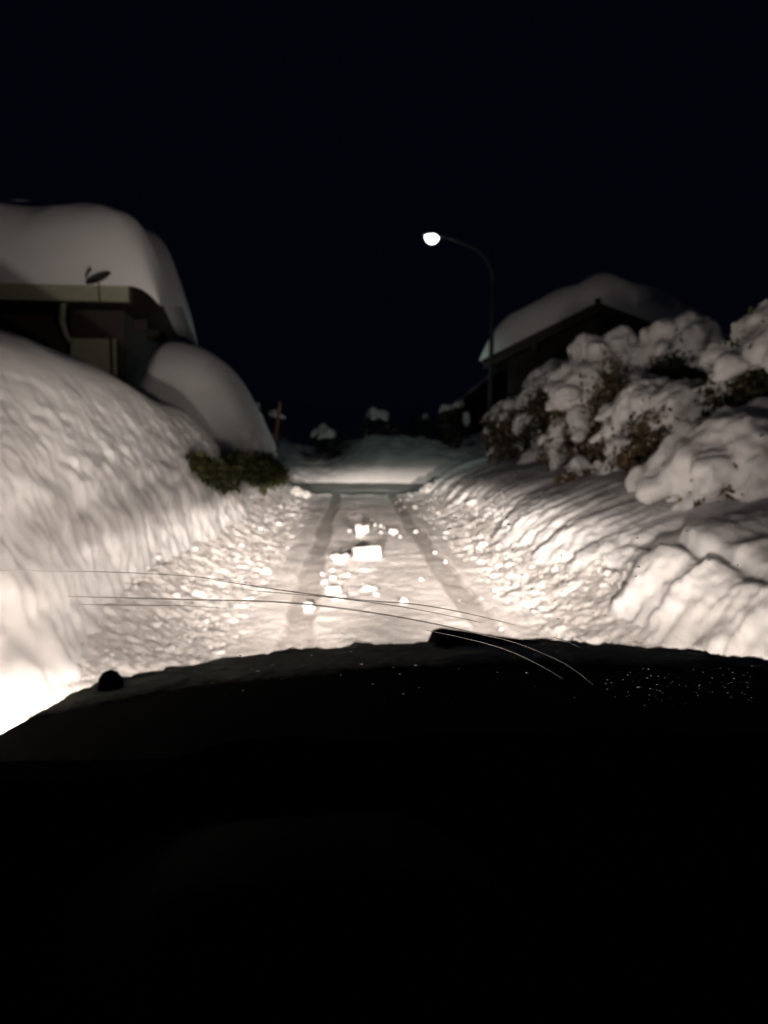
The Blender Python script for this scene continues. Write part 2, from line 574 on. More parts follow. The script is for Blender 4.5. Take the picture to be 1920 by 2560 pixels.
# ------------------------------------------------------------------ chunks and rubble
def chunk_mesh(name, seed, box=False):
    """an angular lump of broken snow crust"""
    r = random.Random(seed)
    n = 4
    pts = {}
    vs_, fs_ = [], []
    for ax in range(3):
        for sg in (-1, 1):
            for i in range(n):
                for j in range(n):
                    q = []
                    for (a, b) in ((i, j), (i + 1, j), (i + 1, j + 1), (i, j + 1)):
                        c = [0, 0, 0]
                        c[ax] = sg
                        c[(ax + 1) % 3] = -1 + 2 * a / n
                        c[(ax + 2) % 3] = -1 + 2 * b / n
                        key = tuple(round(x, 3) for x in c)
                        if key not in pts:
                            pts[key] = len(vs_)
                            vs_.append(key)
                        q.append(pts[key])
                    fs_.append(q if sg > 0 else q[::-1])
    P = np.array(vs_, float)
    ln = np.linalg.norm(P, axis=1, keepdims=True)
    k = 0.36 if box else 0.9
    P = P * (1 - k) + P / ln * k * 1.15
    off = r.random() * 50
    P *= 1 + (0.16 if box else 0.5) * vnoise(P[:, 0] * 1.3 + off, P[:, 1] * 1.3, P[:, 2] * 1.3, seed)[:, None]
    P += (0.14 if box else 0.26) * np.stack([vnoise(P[:, 0] * 2 + off, P[:, 1] * 2, P[:, 2] * 2, seed + q) for q in (1, 2, 3)], 1)
    P *= 0.5
    P[:, 2] -= P[:, 2].min()
    return mesh_np(name, P, np.array(fs_), smooth=not box)


CH = [chunk_mesh('snow_chunk', 100 + i) for i in range(8)]
BLOCK = chunk_mesh('snow_block', 300, box=True)


def chunk(me, x, y, z, sx, sy, sz, rz, label, group=None, name='snow_chunk', cat='snow chunk'):
    o = link(name, me, M_CHUNK, None, (x, y, z), (random.uniform(-.15, .15), random.uniform(-.15, .15), rz))
    o.scale = (sx, sy, sz)
    return tag(o, label, cat, group)


o = chunk(BLOCK, 0.19, 9.55, 0.0, .32, .22, .16, 0.12, 'largest snow block, squarish and bright, lying in mid lane between the wheel tracks', name='snow_block', cat='snow block')
chunk(CH[1], -0.13, 9.25, 0.01, .17, .16, .10, .5, 'small snow lump just left of the large square block')
chunk(CH[2], 0.155, 11.7, 0.01, .17, .17, .17, 1.0, 'round snow lump lying alone just beyond the large square block')
chunk(CH[3], -0.17, 7.35, -.02, .13, .11, .09, .3, 'snow lump pair member nearer the left track, rounder and larger')
chunk(CH[4], -0.12, 7.05, 0.0, .14, .11, .06, 1.3, 'flat snow lump close in front of a rounder lump, left of mid lane')
chunk(CH[5], -0.37, 6.75, -.02, .09, .08, .06, 2.0, 'bright snow lump resting on the inner edge of the left wheel track')
chunk(CH[6], 0.16, 7.5, -.01, .14, .10, .07, .2, 'snow lump in mid lane, nearest one in front of the large block')
chunk(CH[7], 0.45, 6.9, -.01, .06, .06, .065, .9, 'single small pointed snow lump on the bare snow right of mid lane')
chunk(CH[0], 0.62, 12.2, -.01, .11, .10, .08, .4, 'snow lump beside the inner edge of the right wheel track')
mid_pts = [(-.05, 12.4), (.38, 13.2), (.28, 13.3), (.47, 13.1), (.52, 12.9), (.70, 11.6), (.62, 11.9), (.44, 12.2), (-.2, 8.1),
           (-.12, 7.8), (-.06, 8.3), (-.28, 7.9), (.22, 7.2), (-.05, 6.9), (-.22, 8.6), (.36, 14.2), (-.02, 9.8), (-.32, 8.4), (.7, 8.0)]
for i, (x, y) in enumerate(mid_pts):
    sz = random.uniform(.025, .055)
    chunk(CH[i % 8], x, y, 0.012, sz, sz * .9, sz * .8, random.uniform(0, 6), 'small snow crumb scattered on the lane between the wheel tracks', 'snow crumbs between the wheel tracks')


def bank_z(x, side):
    if side < 0:
        u = max(0, LANE_L - x)
        return .22 * min(u, .5) / .3 + 0.18 * max(0, (LANE_L + .62 - x) / .6) ** 2 * (1 if u == 0 else 0.6)
    u = max(0, x - LANE_R)
    return .6 * min(u, .6) + 0.18 * max(0, (x - LANE_R + .48) / .6) ** 2 * (1 if u == 0 else .6)


for side in (-1, 1):
    lab = ('snow chunk in the crumbled edge at the foot of the left bank' if side < 0 else
           'snow chunk in the crumbled edge at the foot of the right bank')
    grp = 'edge chunks under the left bank' if side < 0 else 'edge chunks under the right bank'
    vs_all, fs_all, nb = [], [], 0
    n_thing = 0
    for i in range(4600):
        y = 2.6 + 18 * random.random() ** 1.2
        if side < 0:
            x = LANE_L + 0.42 - abs(random.gauss(0, .26)) - .05 + .06 * random.gauss(0, 1)
            x = LANE_L + random.uniform(-.15, .68) if random.random() < .6 else x
        else:
            x = LANE_R + random.uniform(-.6, .35) if random.random() < .7 else LANE_R + random.gauss(-.2, .25)
        size = min(.12, .010 + abs(random.expovariate(1 / .0115)))
        z = bank_z(x, side) - size * .25
        if size > .047 and n_thing < 150:
            n_thing += 1
            chunk(CH[i % 8], x, y, z, size * random.uniform(.9, 1.3), size, size * random.uniform(.6, .9), random.uniform(0, 6), lab, grp)
        else:
            me = CH[i % 8]
            co = np.empty(len(me.vertices) * 3, np.float32)
            me.vertices.foreach_get('co', co)
            co = co.reshape(-1, 3) * np.array([size * random.uniform(.9, 1.3), size, size * .75])
            a = random.uniform(0, 6)
            co = co @ np.array([[math.cos(a), math.sin(a), 0], [-math.sin(a), math.cos(a), 0], [0, 0, 1]])
            fc = np.empty(len(me.polygons) * 4, np.int32)
            me.polygons.foreach_get('vertices', fc)
            vs_all.append(co + np.array([x, y, z]))
            fs_all.append(fc.reshape(-1, 4) + nb)
            nb += len(co)
    o = link('snow_rubble', mesh_np('snow_rubble', np.concatenate(vs_all), np.concatenate(fs_all)), M_CHUNK)
    tag(o, 'fine snow rubble strewn along the ' + ('left' if side < 0 else 'right') + ' edge of the lane', 'snow rubble', kind='stuff')

# heaps of broken lumps at the lane's mouth
for k, (cx, cy, w, h, n, lab) in enumerate([
        (2.2, 20.2, .5, .42, 60, 'heap of broken snow lumps at the mouth of the lane below the twiggy bush'),
        (-1.35, 19.4, .28, .25, 26, 'small heap of broken snow lumps at the foot of the end of the left bank')]):
    t = empty('snow_heap', (cx, cy, 0))
    tag(t, lab, 'snow heap')
    for i in range(n):
        a, r_ = random.uniform(0, 6.28), w * random.random() ** .6
        size = random.uniform(.08, .2)
        z = h * max(0, 1 - r_ / w) * random.uniform(.6, 1)
        c = link('lump', CH[i % 8], M_CHUNK, t, (r_ * math.cos(a), r_ * math.sin(a), z), (random.uniform(-.4, .4), random.uniform(-.4, .4), a))
        c.scale = (size, size, size * .8)

# ------------------------------------------------------------------ houses
def snow_cap(name, parent, x0, x1, y0, y1, zfun, thick, ex, ey, p=2.6, seed=1, nx=90, ny=70, drop=None, curl=None):
    """a thick rounded slab of snow on a roof; zfun(x, y) is the roof's top; ex / ey = widths of the rounded edges (left, right) / (front, back)"""
    def spread(n):
        s = np.linspace(-1, 1, n)
        return np.sign(s) * (1 - (1 - np.abs(s)) ** 1.6) * .5 + .5
    xs = x0 + (x1 - x0) * spread(nx)
    ys = y0 + (y1 - y0) * spread(ny)
    X, Y = np.meshgrid(xs, ys, indexing='ij')
    def edge(d, w):
        t_ = np.clip(1 - d / w, 0, 1)
        return (1 - t_ ** p) ** (1 / p)
    E = edge(X - x0, ex[0]) * edge(x1 - X, ex[1]) * edge(Y - y0, ey[0]) * edge(y1 - Y, ey[1])
    zr = zfun(X, Y)
    if curl is not None:
        zr = zr + curl(X, Y)
    Z = zr + 0.004 + thick * E * (1 + .10 * fbm(X * .5, Y * .5, 0, 3, seed)) + .05 * E * fbm(X * 1.4, Y * 1.4, 0, 4, seed + 3)
    if drop is not None:
        Z = Z + drop(X, Y, E)
    top = np.stack([X, Y, Z], 2).reshape(-1, 3)
    bot = np.stack([X, Y, zr + .003], 2).reshape(-1, 3)
    f = grid_faces(nx, ny)
    n = nx * ny
    me = mesh_np(name, np.concatenate([top, bot]), np.concatenate([f, f[:, ::-1] + n]))
    return link(name, me, M_SNOW_SOFT, parent)


def left_house():
    # local frame: x to the right along the front, y away from the street, origin at the front right wall corner
    t = empty('house', (-5.2, 18.7, -.12), R(5))
    tag(t, 'pale house behind the left bank with a huge snow slab on its eaves', 'house')
    W, D = 9.0, 6.4
    ez = 4.55
    mb = MB()
    mb.box((-1.16, 0, .5), (-.16, .25, 3.86), 0)                     # pale front wall panel below the dark band
    mb.build('front_wall', M_WALL, t)
    mb = MB()
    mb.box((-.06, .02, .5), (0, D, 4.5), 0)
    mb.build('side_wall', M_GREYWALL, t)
    mb = MB()
    mb.box((-W, .9, .5), (-1.18, 1.1, 4.5), 0)
    mb.box((-W, .9, .5), (-W + .2, D, 4.5), 0)
    mb.box((-W, D - .2, .5), (-.08, D - .005, 4.5), 0)
    mb.build('rear_wall', M_DARKWOOD, t)
    mb = MB()
    mb.box((-1.14, -.03, 3.87), (-.10, .22, 4.50), .01)
    mb.build('window_band', M_DARKWOOD, t)
    mb = MB()
    mb.box((-.1, -.06, .5), (.05, .015, 4.5), .01)
    mb.build('corner_post', M_DARKWOOD, t)
    mb = MB()
    mb.box((-.30, -.035, .5), (-.24, -.004, 3.86), .005)
    mb.build('downpipe', M_DARKMETAL, t)
    # pale curved brace
    mb = MB()
    mb.tube([(-1.12, -.5, 4.72), (-1.20, -.38, 4.45), (-1.26, -.25, 4.2), (-1.22, -.12, 3.95), (-1.14, -.05, 3.75)], [.06, .075, .075, .065, .05], 8)
    mb.build('brace', M_FASCIA, t, True)
    # loggia rail on the left
    mb = MB()
    mb.box((-W, -.08, 3.3), (-1.3, -.02, 3.42), .01)
    mb.build('rail', M_DARKWOOD, t)
    for i in range(24):
        mb = MB()
        x = -W + .1 + i * .32
        mb.box((x, -.07, 2.6), (x + .2, -.03, 3.298), .005)
        mb.build('board', M_DARKWOOD, t)
    # roof: low pitch, ridge along x
    def roof_z(x, y):
        return ez + .36 + .16 * np.minimum(y + .7, D + .7 - (y)) 
    mb = MB()
    n = 12
    prof = [(-.7, ez), (-.7, ez + .33)] + [(D / 2, ez + .33 + .16 * (D / 2 + .7))] + [(D + .7, ez + .33), (D + .7, ez)]
    vs_ = [(-W - .4, y, z) for y, z in prof] + [(.30, y, z) for y, z in prof]
    fs_ = [(0, 1, 2, 3, 4), (9, 8, 7, 6, 5), (0, 5, 6, 1), (1, 6, 7, 2), (2, 7, 8, 3), (3, 8, 9, 4), (4, 9, 5, 0)]
    mb.add(vs_, fs_)
    roof = mb.build('roof', M_DARKWOOD, t)
    mb = MB()
    mb.box((-W - .4, -.745, ez + .02), (.28, -.703, ez + .36), .006)
    mb.build('fascia', M_FASCIA, t)
    mb = MB()
    mb.box((.302, -.72, ez - .02), (.345, D + .7, ez + .34), .006)
    mb.build('side_fascia', M_DARKWOOD, t)
    for y in (1.5, 3.4, 5.2):
        mb = MB()
        mb.box((.004, y, ez - .32), (.30, y + .18, ez - .02), .01)
        mb.build('bracket', M_DARKWOOD, t)
    def sag(x, y, E):      # the slab creeps over the eaves
        return -.35 * np.clip((x + .15) / .8, 0, 1) ** 1.5 - .10 * np.clip((-.6 - y) / .3, 0, 1)
    snow_cap('roof_snow', t, -W - .6, .95, -.86, D + .9, roof_z, 1.85, (1.5, 2.7), (1.4, 1.6), 2.4, 81, 110, 90, drop=None, curl=lambda x, y: -.38 * np.clip((x - .33) / .6, 0, 1.2) ** 2)
    # snow lip hanging from the far end of the eave
    blobs = [((.5, D + .2, ez + .25), (.35, .7, .45)), ((.45, D - 1.2, ez + .3), (.3, .8, .35))]
    for c, r_ in blobs:
        pass
    return t


left_house()

# dark dish on a thin mast in front of the eave
d = empty('satellite_dish', (-5.42, 17.75, 4.28))
tag(d, 'dark tilted dish on a thin mast against the roof snow of the pale house', 'dish')
mb = MB()
mb.tube([(0.02, .2, .05), (0.0, .05, .1), (0, 0, .30), (0, 0, .62)], .014, 6)
mb.build('mast', M_DARKMETAL, d)
mb = MB()
rings = []
ang = R(28)
for rr, dz in ((0.02, -.06), (.12, -.045), (.22, -.015), (.29, .02), (.285, .03), (.12, -.02), (.02, -.035)):
    ring = []
    for k in range(20):
        a = 2 * math.pi * k / 20
        v = Vector((rr * math.cos(a), rr * .5 * math.sin(a), dz * .8))
        v.rotate(Matrix.Rotation(-ang, 3, 'Y'))
        v.rotate(Matrix.Rotation(R(-22), 3, 'X'))
        ring.append(v + Vector((0, 0, .62)))
    rings.append(ring)
vs_ = [v for r_ in rings for v in r_]
fs_ = [(a * 20 + k, a * 20 + (k + 1) % 20, a * 20 + 20 + (k + 1) % 20, a * 20 + 20 + k) for a in range(6) for k in range(20)]
mb.add(vs_, fs_)
mb.build('reflector', M_DARKMETAL, d, True)
mb = MB()
mb.tube([(-.12, -.12, .5), (-.2, -.22, .62), (-.08, -.25, .78)], [.018, .016, .03], 6)
mb.build('feed_arm', M_DARKMETAL, d)


def gable_house(name, loc, rz, hw, pitch_rise, ez, depth, thick, label, seed, wallm=M_DARKWOOD, barge=M_BROWNWOOD, detail=True):
    """gable front at y = 0 facing -y, ridge along y, apex at x = 0"""
    t = empty(name, loc, rz)
    tag(t, label, 'house')
    sl = pitch_rise / hw
    ov = .55
    mb = MB()
    wz = ez - .02
    wi = hw - .55
    mb.prism([(-wi, -1), (wi, -1), (wi, ez + sl * (hw - wi) - .22), (0, ez + pitch_rise - .22), (-wi, ez + sl * (hw - wi) - .22)][::-1], ov, depth)
    mb.build('wall', wallm, t)
    for sg in (-1, 1):
        mb = MB()
        a = [(0, ez + pitch_rise), (sg * hw, ez), (sg * hw, ez - .16), (0, ez + pitch_rise - .16)]
        mb.prism(a if sg > 0 else a[::-1], .02, depth + .4)
        mb.build('roof', M_DARKWOOD, t)
        mb = MB()
        a = [(sg * .02, ez + pitch_rise + .01), (sg * (hw + .02), ez + .01), (sg * (hw + .02), ez - .27), (sg * .02, ez + pitch_rise - .27)]
        mb.prism(a if sg > 0 else a[::-1], -.045, .015)
        mb.build('barge_board', barge, t)
    if detail:
        mb = MB()
        mb.box((-.09, -.16, ez + pitch_rise - .28), (.09, .5, ez + pitch_rise + .11), .02)
        mb.build('ridge_beam', M_DARKWOOD, t)
        for sg in (-1, 1):
            mb = MB()
            x = sg * hw * .55
            zz = ez + pitch_rise - sl * abs(x) - .42
            mb.box((x - .08, -.02, zz), (x + .08, ov + .1, zz + .2), .015)
            mb.build('purlin', M_BROWNWOOD, t)
        for i in range(9):
            x = -wi + .2 + i * (2 * wi - .4) / 8
            top = ez + pitch_rise - sl * abs(x) - .35
            mb = MB()
            mb.box((x - .13, ov - .03, 1.0), (x + .13, ov - .003, top), .005)
            mb.build('board', wallm, t)
    def zf(x, y):
        return ez + pitch_rise - sl * np.abs(x)
    def drop(x, y, E):
        return -.30 * E * np.exp(-(x / .9) ** 2) * 0 + pitch_rise * .0
    cap = snow_cap('roof_snow', t, -hw - .12, hw + .12, -.16, depth + .5, lambda x, y: zf(x, y) * 0 + ez + pitch_rise - sl * np.sqrt(x * x + .15) , thick, (1.2, 1.2), (.7, .9), 2.2, seed, 90, 70)
    # sit the cap's underside just on the roof planes
    me = cap.data
    n = len(me.vertices) // 2
    co = np.empty(len(me.vertices) * 3, np.float32)
    me.vertices.foreach_get('co', co)
    co = co.reshape(-1, 3)
    roofz = ez + pitch_rise - sl * np.abs(co[:, 0]) + .012
    co[n:, 2] = roofz[n:]
    co[:n, 2] = np.maximum(co[:n, 2], roofz[:n] + .001)
    me.vertices.foreach_set('co', co.ravel())
    me.update()
    return t


# apex of the gable at (6.76, 22): gable turned towards the lane
gable_house('house', (6.76, 22.0, 0), R(-25), 3.2, 1.42, 3.76, 8.0, 1.05,
            'dark timber gable house with rounded snow cap beyond the bushes', 91)
gable_house('house', (8.3, 42.0, 0), R(-15), 3.6, 3.0, 2.6, 8.0, .35,
            'barely visible dark gable house far behind the street lamp pole', 95, detail=False)

# ------------------------------------------------------------------ street lamp
t = empty('street_lamp', (3.62, 21.0, 0.13))
tag(t, 'tall slim street lamp with a curved arm, its white lamp lit', 'street lamp')
mb = MB()
mb.tube([(-.0, 0, -.1), (0, 0, 1.2), (0.02, 0, 3.0), (.05, 0, 5.4)], [.075, .072, .06, .052], 12)
mb.build('pole', M_METAL, t, True)
mb = MB()
pts = []
for k in range(13):
    a = k / 12 * R(68)
    pts.append((.05 - .95 * (1 - math.cos(a)), 0, 5.4 + .95 * math.sin(a)))
pts.append((pts[-1][0] - .58, 0, pts[-1][2] + .22))
mb.tube(pts, [.05 - .0012 * k for k in range(len(pts))], 10)
mb.build('arm', M_METAL, t, True)
hx, hz = pts[-1][0], pts[-1][2]
mb = MB()
for (xa, w, zt) in ((0, .05, .05),):
    prof = [(0.06, .03, .03), (-.05, .07, .06), (-.25, .12, .10), (-.5, .13, .10), (-.66, .09, .07), (-.72, .02, .02)]
    vs_, fs_ = [], []
    n = 12
    for (x, w, h) in prof:
        for k in range(n):
            a = 2 * math.pi * k / n
            zz = math.sin(a) * (h if math.sin(a) > 0 else h * .35)
            vs_.append((hx + x, math.cos(a) * w, hz + zz + x * -.12))
    for r_ in range(len(prof) - 1):
        for k in range(n):
            l = (k + 1) % n
            fs_.append((r_ * n + k, r_ * n + l, r_ * n + n + l, r_ * n + n + k))
    fs_.append(tuple(range(n - 1, -1, -1)))
    fs_.append(tuple(range((len(prof) - 1) * n, len(prof) * n)))
    mb.add(vs_, fs_)
mb.build('lamp_head', M_METAL, t, True)
mb = MB()
vs_, fs_ = [], []
n, m_ = 16, 6
lx, lz = hx - .42, hz + .035
for i in range(m_ + 1):
    b = math.pi / 2 * i / m_
    for k in range(n):
        a = 2 * math.pi * k / n
        vs_.append((lx + .19 * math.cos(b) * math.cos(a), .14 * math.cos(b) * math.sin(a), lz + .02 - .22 * math.sin(b)))
for i in range(m_):
    for k in range(n):
        l = (k + 1) % n
        fs_.append((i * n + k, i * n + n + k, i * n + n + l, i * n + l))
mb.add(vs_, fs_)
mb.build('lens', M_LAMPLENS, t, True)
ld = bpy.data.lights.new('lamp_light', 'SPOT')
ld.energy = LAMP_W
ld.color = LAMP_COL
ld.spot_size = R(128)
ld.spot_blend = .6
ld.shadow_soft_size = .15
lo = bpy.data.objects.new('lamp_light', ld)
C.objects.link(lo)
lo.parent = t
lo.location = (lx, 0, lz - .36)
lo.rotation_euler = (R(24), R(22), 0)      # aimed across the side street

# ------------------------------------------------------------------ marker stake
t = empty('snow_stake', (-2.02, 21.0, 1.0))
mb = MB()
mb.tube([(-.06, 0, -.6), (.0, 0, .3), (.10, 0, 1.0), (.155, 0, 1.42), (.158, 0, 1.45)], [.045, .045, .042, .04, .028], 10)
mb.build('shaft', M_STAKE, t, True)
mb = MB()
mb.tube([(.128, 0, 1.20), (.143, 0, 1.32)], [.0435, .043], 10)
mb.build('band', plain_mat('faded_band', (0.22, 0.15, 0.12), .6), t, True)
tag(t, 'leaning reddish snow stake beside the end of the left bank', 'stake')

# ------------------------------------------------------------------ bushes
def ico(sub=2):
    import bmesh
    bm = bmesh.new()
    bmesh.ops.create_icosphere(bm, subdivisions=sub, radius=1.0)
    V = np.array([v.co[:] for v in bm.verts])
    F = np.array([[v.index for v in f.verts] for f in bm.faces])
    bm.free()
    return V, F


ICO_V, ICO_F = ico(2)


def blob_union(name, blobs, voxel, parent, mat, seed, amp=.04, freq=5.0):
    """pillows of snow: drooping ellipsoids fused by a voxel remesh, then roughened. blob = (centre, (length, width, height), axis)"""
    vs_, fs_, nb = [], [], 0
    for (c, r_, ax) in blobs:
        V = ICO_V.copy()
        V[:, 2] = np.where(V[:, 2] < 0, V[:, 2] * .55, V[:, 2])
        V = V * (1 + .30 * fbm(V[:, 0] * 1.3 + c[0] * 3, V[:, 1] * 1.3 + c[1] * 3, V[:, 2] * 1.3 + c[2] * 3, 2, seed)[:, None])
        V = V * np.array(r_)
        d = Vector(ax).normalized()
        sd = d.cross(Vector((0, 0, 1)))
        sd = sd.normalized() if sd.length > .05 else Vector((1, 0, 0))
        up = sd.cross(d)
        V[:, 2] -= .25 * (V[:, 0] / r_[0]) ** 2 * r_[2]
        V = V @ np.array([d[:], sd[:], up[:]])
        vs_.append(V + np.array(c))
        fs_.append(ICO_F + nb)
        nb += len(V)
    me = mesh_np(name + '_raw', np.concatenate(vs_), np.concatenate(fs_))
    o = bpy.data.objects.new('tmp', me)
    C.objects.link(o)
    md = o.modifiers.new('r', 'REMESH')
    md.mode = 'VOXEL'
    md.voxel_size = voxel
    ms = o.modifiers.new('s', 'SMOOTH')
    ms.factor = .6
    ms.iterations = 3
    dg = bpy.context.evaluated_depsgraph_get()
    out = bpy.data.meshes.new_from_object(o.evaluated_get(dg))
    bpy.data.objects.remove(o)
    bpy.data.meshes.remove(me)
    out.name = name
    n = len(out.vertices)
    co = np.empty(n * 3, np.float32)
    no = np.empty(n * 3, np.float32)
    out.vertices.foreach_get('co', co)
    out.vertices.foreach_get('normal', no)
    co, no = co.reshape(-1, 3), no.reshape(-1, 3)
    dd = amp * fbm(co[:, 0] * freq, co[:, 1] * freq, co[:, 2] * freq, 4, seed + 5, .55)
    co = co + no * dd[:, None]
    out.vertices.foreach_set('co', co.astype(np.float32).ravel())
    out.polygons.foreach_set('use_smooth', np.ones(len(out.polygons), bool))
    out.update()
    out.materials.clear()
    ed = np.empty(len(out.edges) * 2, np.int32)
    out.edges.foreach_get('vertices', ed)
    ed = ed.reshape(-1, 2)
    lab = np.arange(n)
    while True:
        m_ = np.minimum(lab[ed[:, 0]], lab[ed[:, 1]])
        new = lab.copy()
        np.minimum.at(new, ed[:, 0], m_)
        np.minimum.at(new, ed[:, 1], m_)
        new = new[new]
        if (new == lab).all(): break
        lab = new
    ids, cnt = np.unique(lab, return_counts=True)
    if len(ids) == 1:
        return link(name, out, mat, parent)
    fc = np.empty(len(out.loops), np.int32)
    out.loops.foreach_get('vertex_index', fc)
    fc = fc.reshape(-1, 4)
    for id_, c_ in zip(ids, cnt):          # a clump that hangs free of the others is a piece of its own
        if c_ < 60: continue
        sel = lab == id_
        remap = np.cumsum(sel) - 1
        link(name, mesh_np(name, co[sel], remap[fc[sel[fc[:, 0]]]]), mat, parent)


def leaf_cloud(name, pts, size, parent, mat, droop=.3):
    """many small folded leaves"""
    n = len(pts)
    pts = np.asarray(pts)
    d = rng.normal(size=(n, 3))
    d[:, 2] -= droop
    d /= np.linalg.norm(d, axis=1, keepdims=True)
    s = np.cross(d, rng.normal(size=(n, 3)))
    s /= np.linalg.norm(s, axis=1, keepdims=True)
    nn = np.cross(d, s)
    L = size * rng.uniform(.6, 1.4, (n, 1))
    Wd = L * .28
    a = pts
    b = pts + d * L * .5 + s * Wd - nn * L * .08
    c = pts + d * L
    e = pts + d * L * .5 - s * Wd - nn * L * .08
    V = np.stack([a, b, c, e], 1).reshape(-1, 3)
    F = np.concatenate([np.arange(n)[:, None] * 4 + np.array([[0, 1, 2]]), np.arange(n)[:, None] * 4 + np.array([[0, 2, 3]])])
    return link(name, mesh_np(name, V, F, False), mat, parent)


def bush(loc, radii, n_pillows, psize, leaf_mats, n_leaves, leaf_size, label, seed, voxel=.036, face=(-.75, -.66), name='bush', skip=.0, group=None,
         twigs=26, cover=.6, gaps=()):
    """a snow-laden shrub: stems, leaves in the gaps, fused snow pillows on and over them"""
    r = random.Random(seed)
    t = empty(name, loc)
    tag(t, label, 'bush', group)
    rx, ry, rz = radii
    cz = rz
    mb = MB()
    tips = []
    for i in range(twigs):
        th = r.uniform(0, 6.28)
        ph = r.uniform(.05, 1.0)
        tip = Vector((rx * .92 * math.cos(th) * math.sin(ph * 1.9), ry * .92 * math.sin(th) * math.sin(ph * 1.9), cz + rz * .92 * math.cos(ph * 1.9)))
        tips.append(tip)
        b0 = Vector((r.uniform(-.12, .12), r.uniform(-.12, .12), -.3))
        mid = b0.lerp(tip, .5) + Vector((r.uniform(-.1, .1), r.uniform(-.1, .1), .12))
        q = b0.lerp(tip, .8) + Vector((r.uniform(-.06, .06), r.uniform(-.06, .06), .08))
        mb.tube([b0, mid, q, tip], [.028, .018, .011, .005], 5)
        for k in range(4):
            w0 = mid.lerp(tip, r.random())
            w1 = w0 + Vector((r.uniform(-.3, .3), r.uniform(-.3, .3), r.uniform(-.1, .3)))
            mb.tube([w0, w0.lerp(w1, .5) + Vector((0, 0, .03)), w1], [.008, .006, .003], 4)
    mb.build('stems', M_BARK, t, True)
    gp = [(Vector(g_).normalized(), c_) for g_, c_ in gaps]
    blobs, under_ = [], []
    for i in range(int(n_pillows * 1.35)):
        while True:
            v = Vector((r.gauss(0, 1), r.gauss(0, 1), r.gauss(.25, .9))).normalized()
            f = v.x * face[0] + v.y * face[1]
            if any(v.dot(g_) > c_ for g_, c_ in gp):
                continue
            if v.z > -.75 and (f > -.25 or v.z > .35) and r.random() < .55 + .45 * max(0, v.z):
                break
        s = psize * .76 * r.uniform(.5, 1.4) * (1.35 if v.z > .5 else .95)
        q = r.uniform(.82, 1.0)
        c = Vector((v.x * rx * q, v.y * ry * q, cz + v.z * rz * q))
        h_ = Vector((v.x + r.gauss(0, .35), v.y + r.gauss(0, .35), 0))
        ax = Vector((h_.x, h_.y, -r.uniform(.25, 1.1) * (1 if v.z < .6 else .35)))
        blobs.append((c[:], (s * r.uniform(.95, 1.4), s * r.uniform(.75, 1.05), s * r.uniform(.75, 1.15)), ax))
        tips.append(c)
        if r.random() < cover:      # a smaller lobe hanging off the branch tip
            c2 = c + ax.normalized() * s * 1.2 + Vector((r.gauss(0, .3) * s, r.gauss(0, .3) * s, -.15 * s))
            blobs.append((c2[:], (s * .6, s * .5, s * .5), ax))
        under_.append(c + ax.normalized() * s * .5 + Vector((0, 0, -s * .7)))
    blob_union('snow_load', blobs, voxel, t, M_SNOW_SOFT, seed)
    k = n_leaves // len(leaf_mats)
    for i, lm in enumerate(leaf_mats):
        # leaves hang in clusters round twig tips
        cl = []
        for j in range(max(8, k // 30)):
            if gp and r.random() < .8:
                g_, c_ = r.choice(gp)
                while True:
                    v = (g_ + Vector((r.gauss(0, .5), r.gauss(0, .5), r.gauss(0, .5)))).normalized()
                    if v.dot(g_) > c_ - .04: break
                q = r.uniform(.7, 1.12)
            else:
                v = Vector((r.gauss(0, 1), r.gauss(0, 1), r.gauss(0, .9))).normalized()
                if v.x * face[0] + v.y * face[1] < -.3:
                    v.x, v.y = -v.x, -v.y
                q = r.uniform(.6, .95)
            cl.append((v.x * rx * q, v.y * ry * q, cz + v.z * rz * q))
        cl += [u_[:] for u_ in under_] * 1
        cl = np.array(cl)
        pts = cl[rng.integers(0, len(cl), k)] + rng.normal(size=(k, 3)) * psize * .38
        leaf_cloud('foliage', pts, leaf_size, t, lm)
    return t


bush((3.75, 18.4, .45), (.70, .95, .98), 46, .13, [M_LEAF_BROWN, M_LEAF_OLIVE], 3600, .075,
     'frosted twiggy brown bush at the end of the right hedge by the lamp pole', 401, voxel=.035,
     gaps=[((-.5, -.8, -.3), .86), ((-.9, -.3, .2), .93), ((-.2, -.9, .35), .95)])
bush((4.3, 16.2, .6), (.85, 1.0, 1.15), 34, .26, [M_LEAF_OLIVE, M_LEAF_DARK], 2400, .08,
     'bush with rounded snow tops in front of the dark gable', 402, gaps=[((-.5, -.8, -.15), .88), ((-.75, -.55, .4), .965)])
bush((4.15, 12.9, .4), (.95, 1.1, 1.27), 46, .25, [M_LEAF_BROWN, M_LEAF_BROWN, M_LEAF_OLIVE], 5400, .085,
     'tall bush with bare brown leaves showing between thick snow pillows', 403,
     gaps=[((-.25, -.95, .35), .92), ((-.35, -.92, -.05), .93), ((-.45, -.85, -.5), .92)])
bush((3.35, 11.5, .36), (.36, .5, .38), 7, .14, [M_LEAF_BROWN], 1500, .08,
     'low reddish-brown leafy twigs at the foot of the tall brown bush', 404, voxel=.035, twigs=12, gaps=[((-.5, -.8, 0), .75)])
bush((4.95, 12.0, .9), (.85, .8, 1.08), 30, .24, [M_LEAF_GREEN, M_LEAF_DARK], 3600, .09,
     'dark green bush standing up behind the hedge with white caps', 405, gaps=[((-.15, -.95, .25), .88), ((-.6, -.8, -.1), .93)])
bush((4.05, 10.2, .4), (.68, .95, .85), 40, .24, [M_LEAF_OLIVE, M_LEAF_BROWN], 3000, .08,
     'bush almost buried under hanging lobes of snow, right of the brown bush', 406, gaps=[((-.1, -.95, .1), .95), ((-.8, -.5, -.2), .94), ((-.5, -.75, .45), .965)])
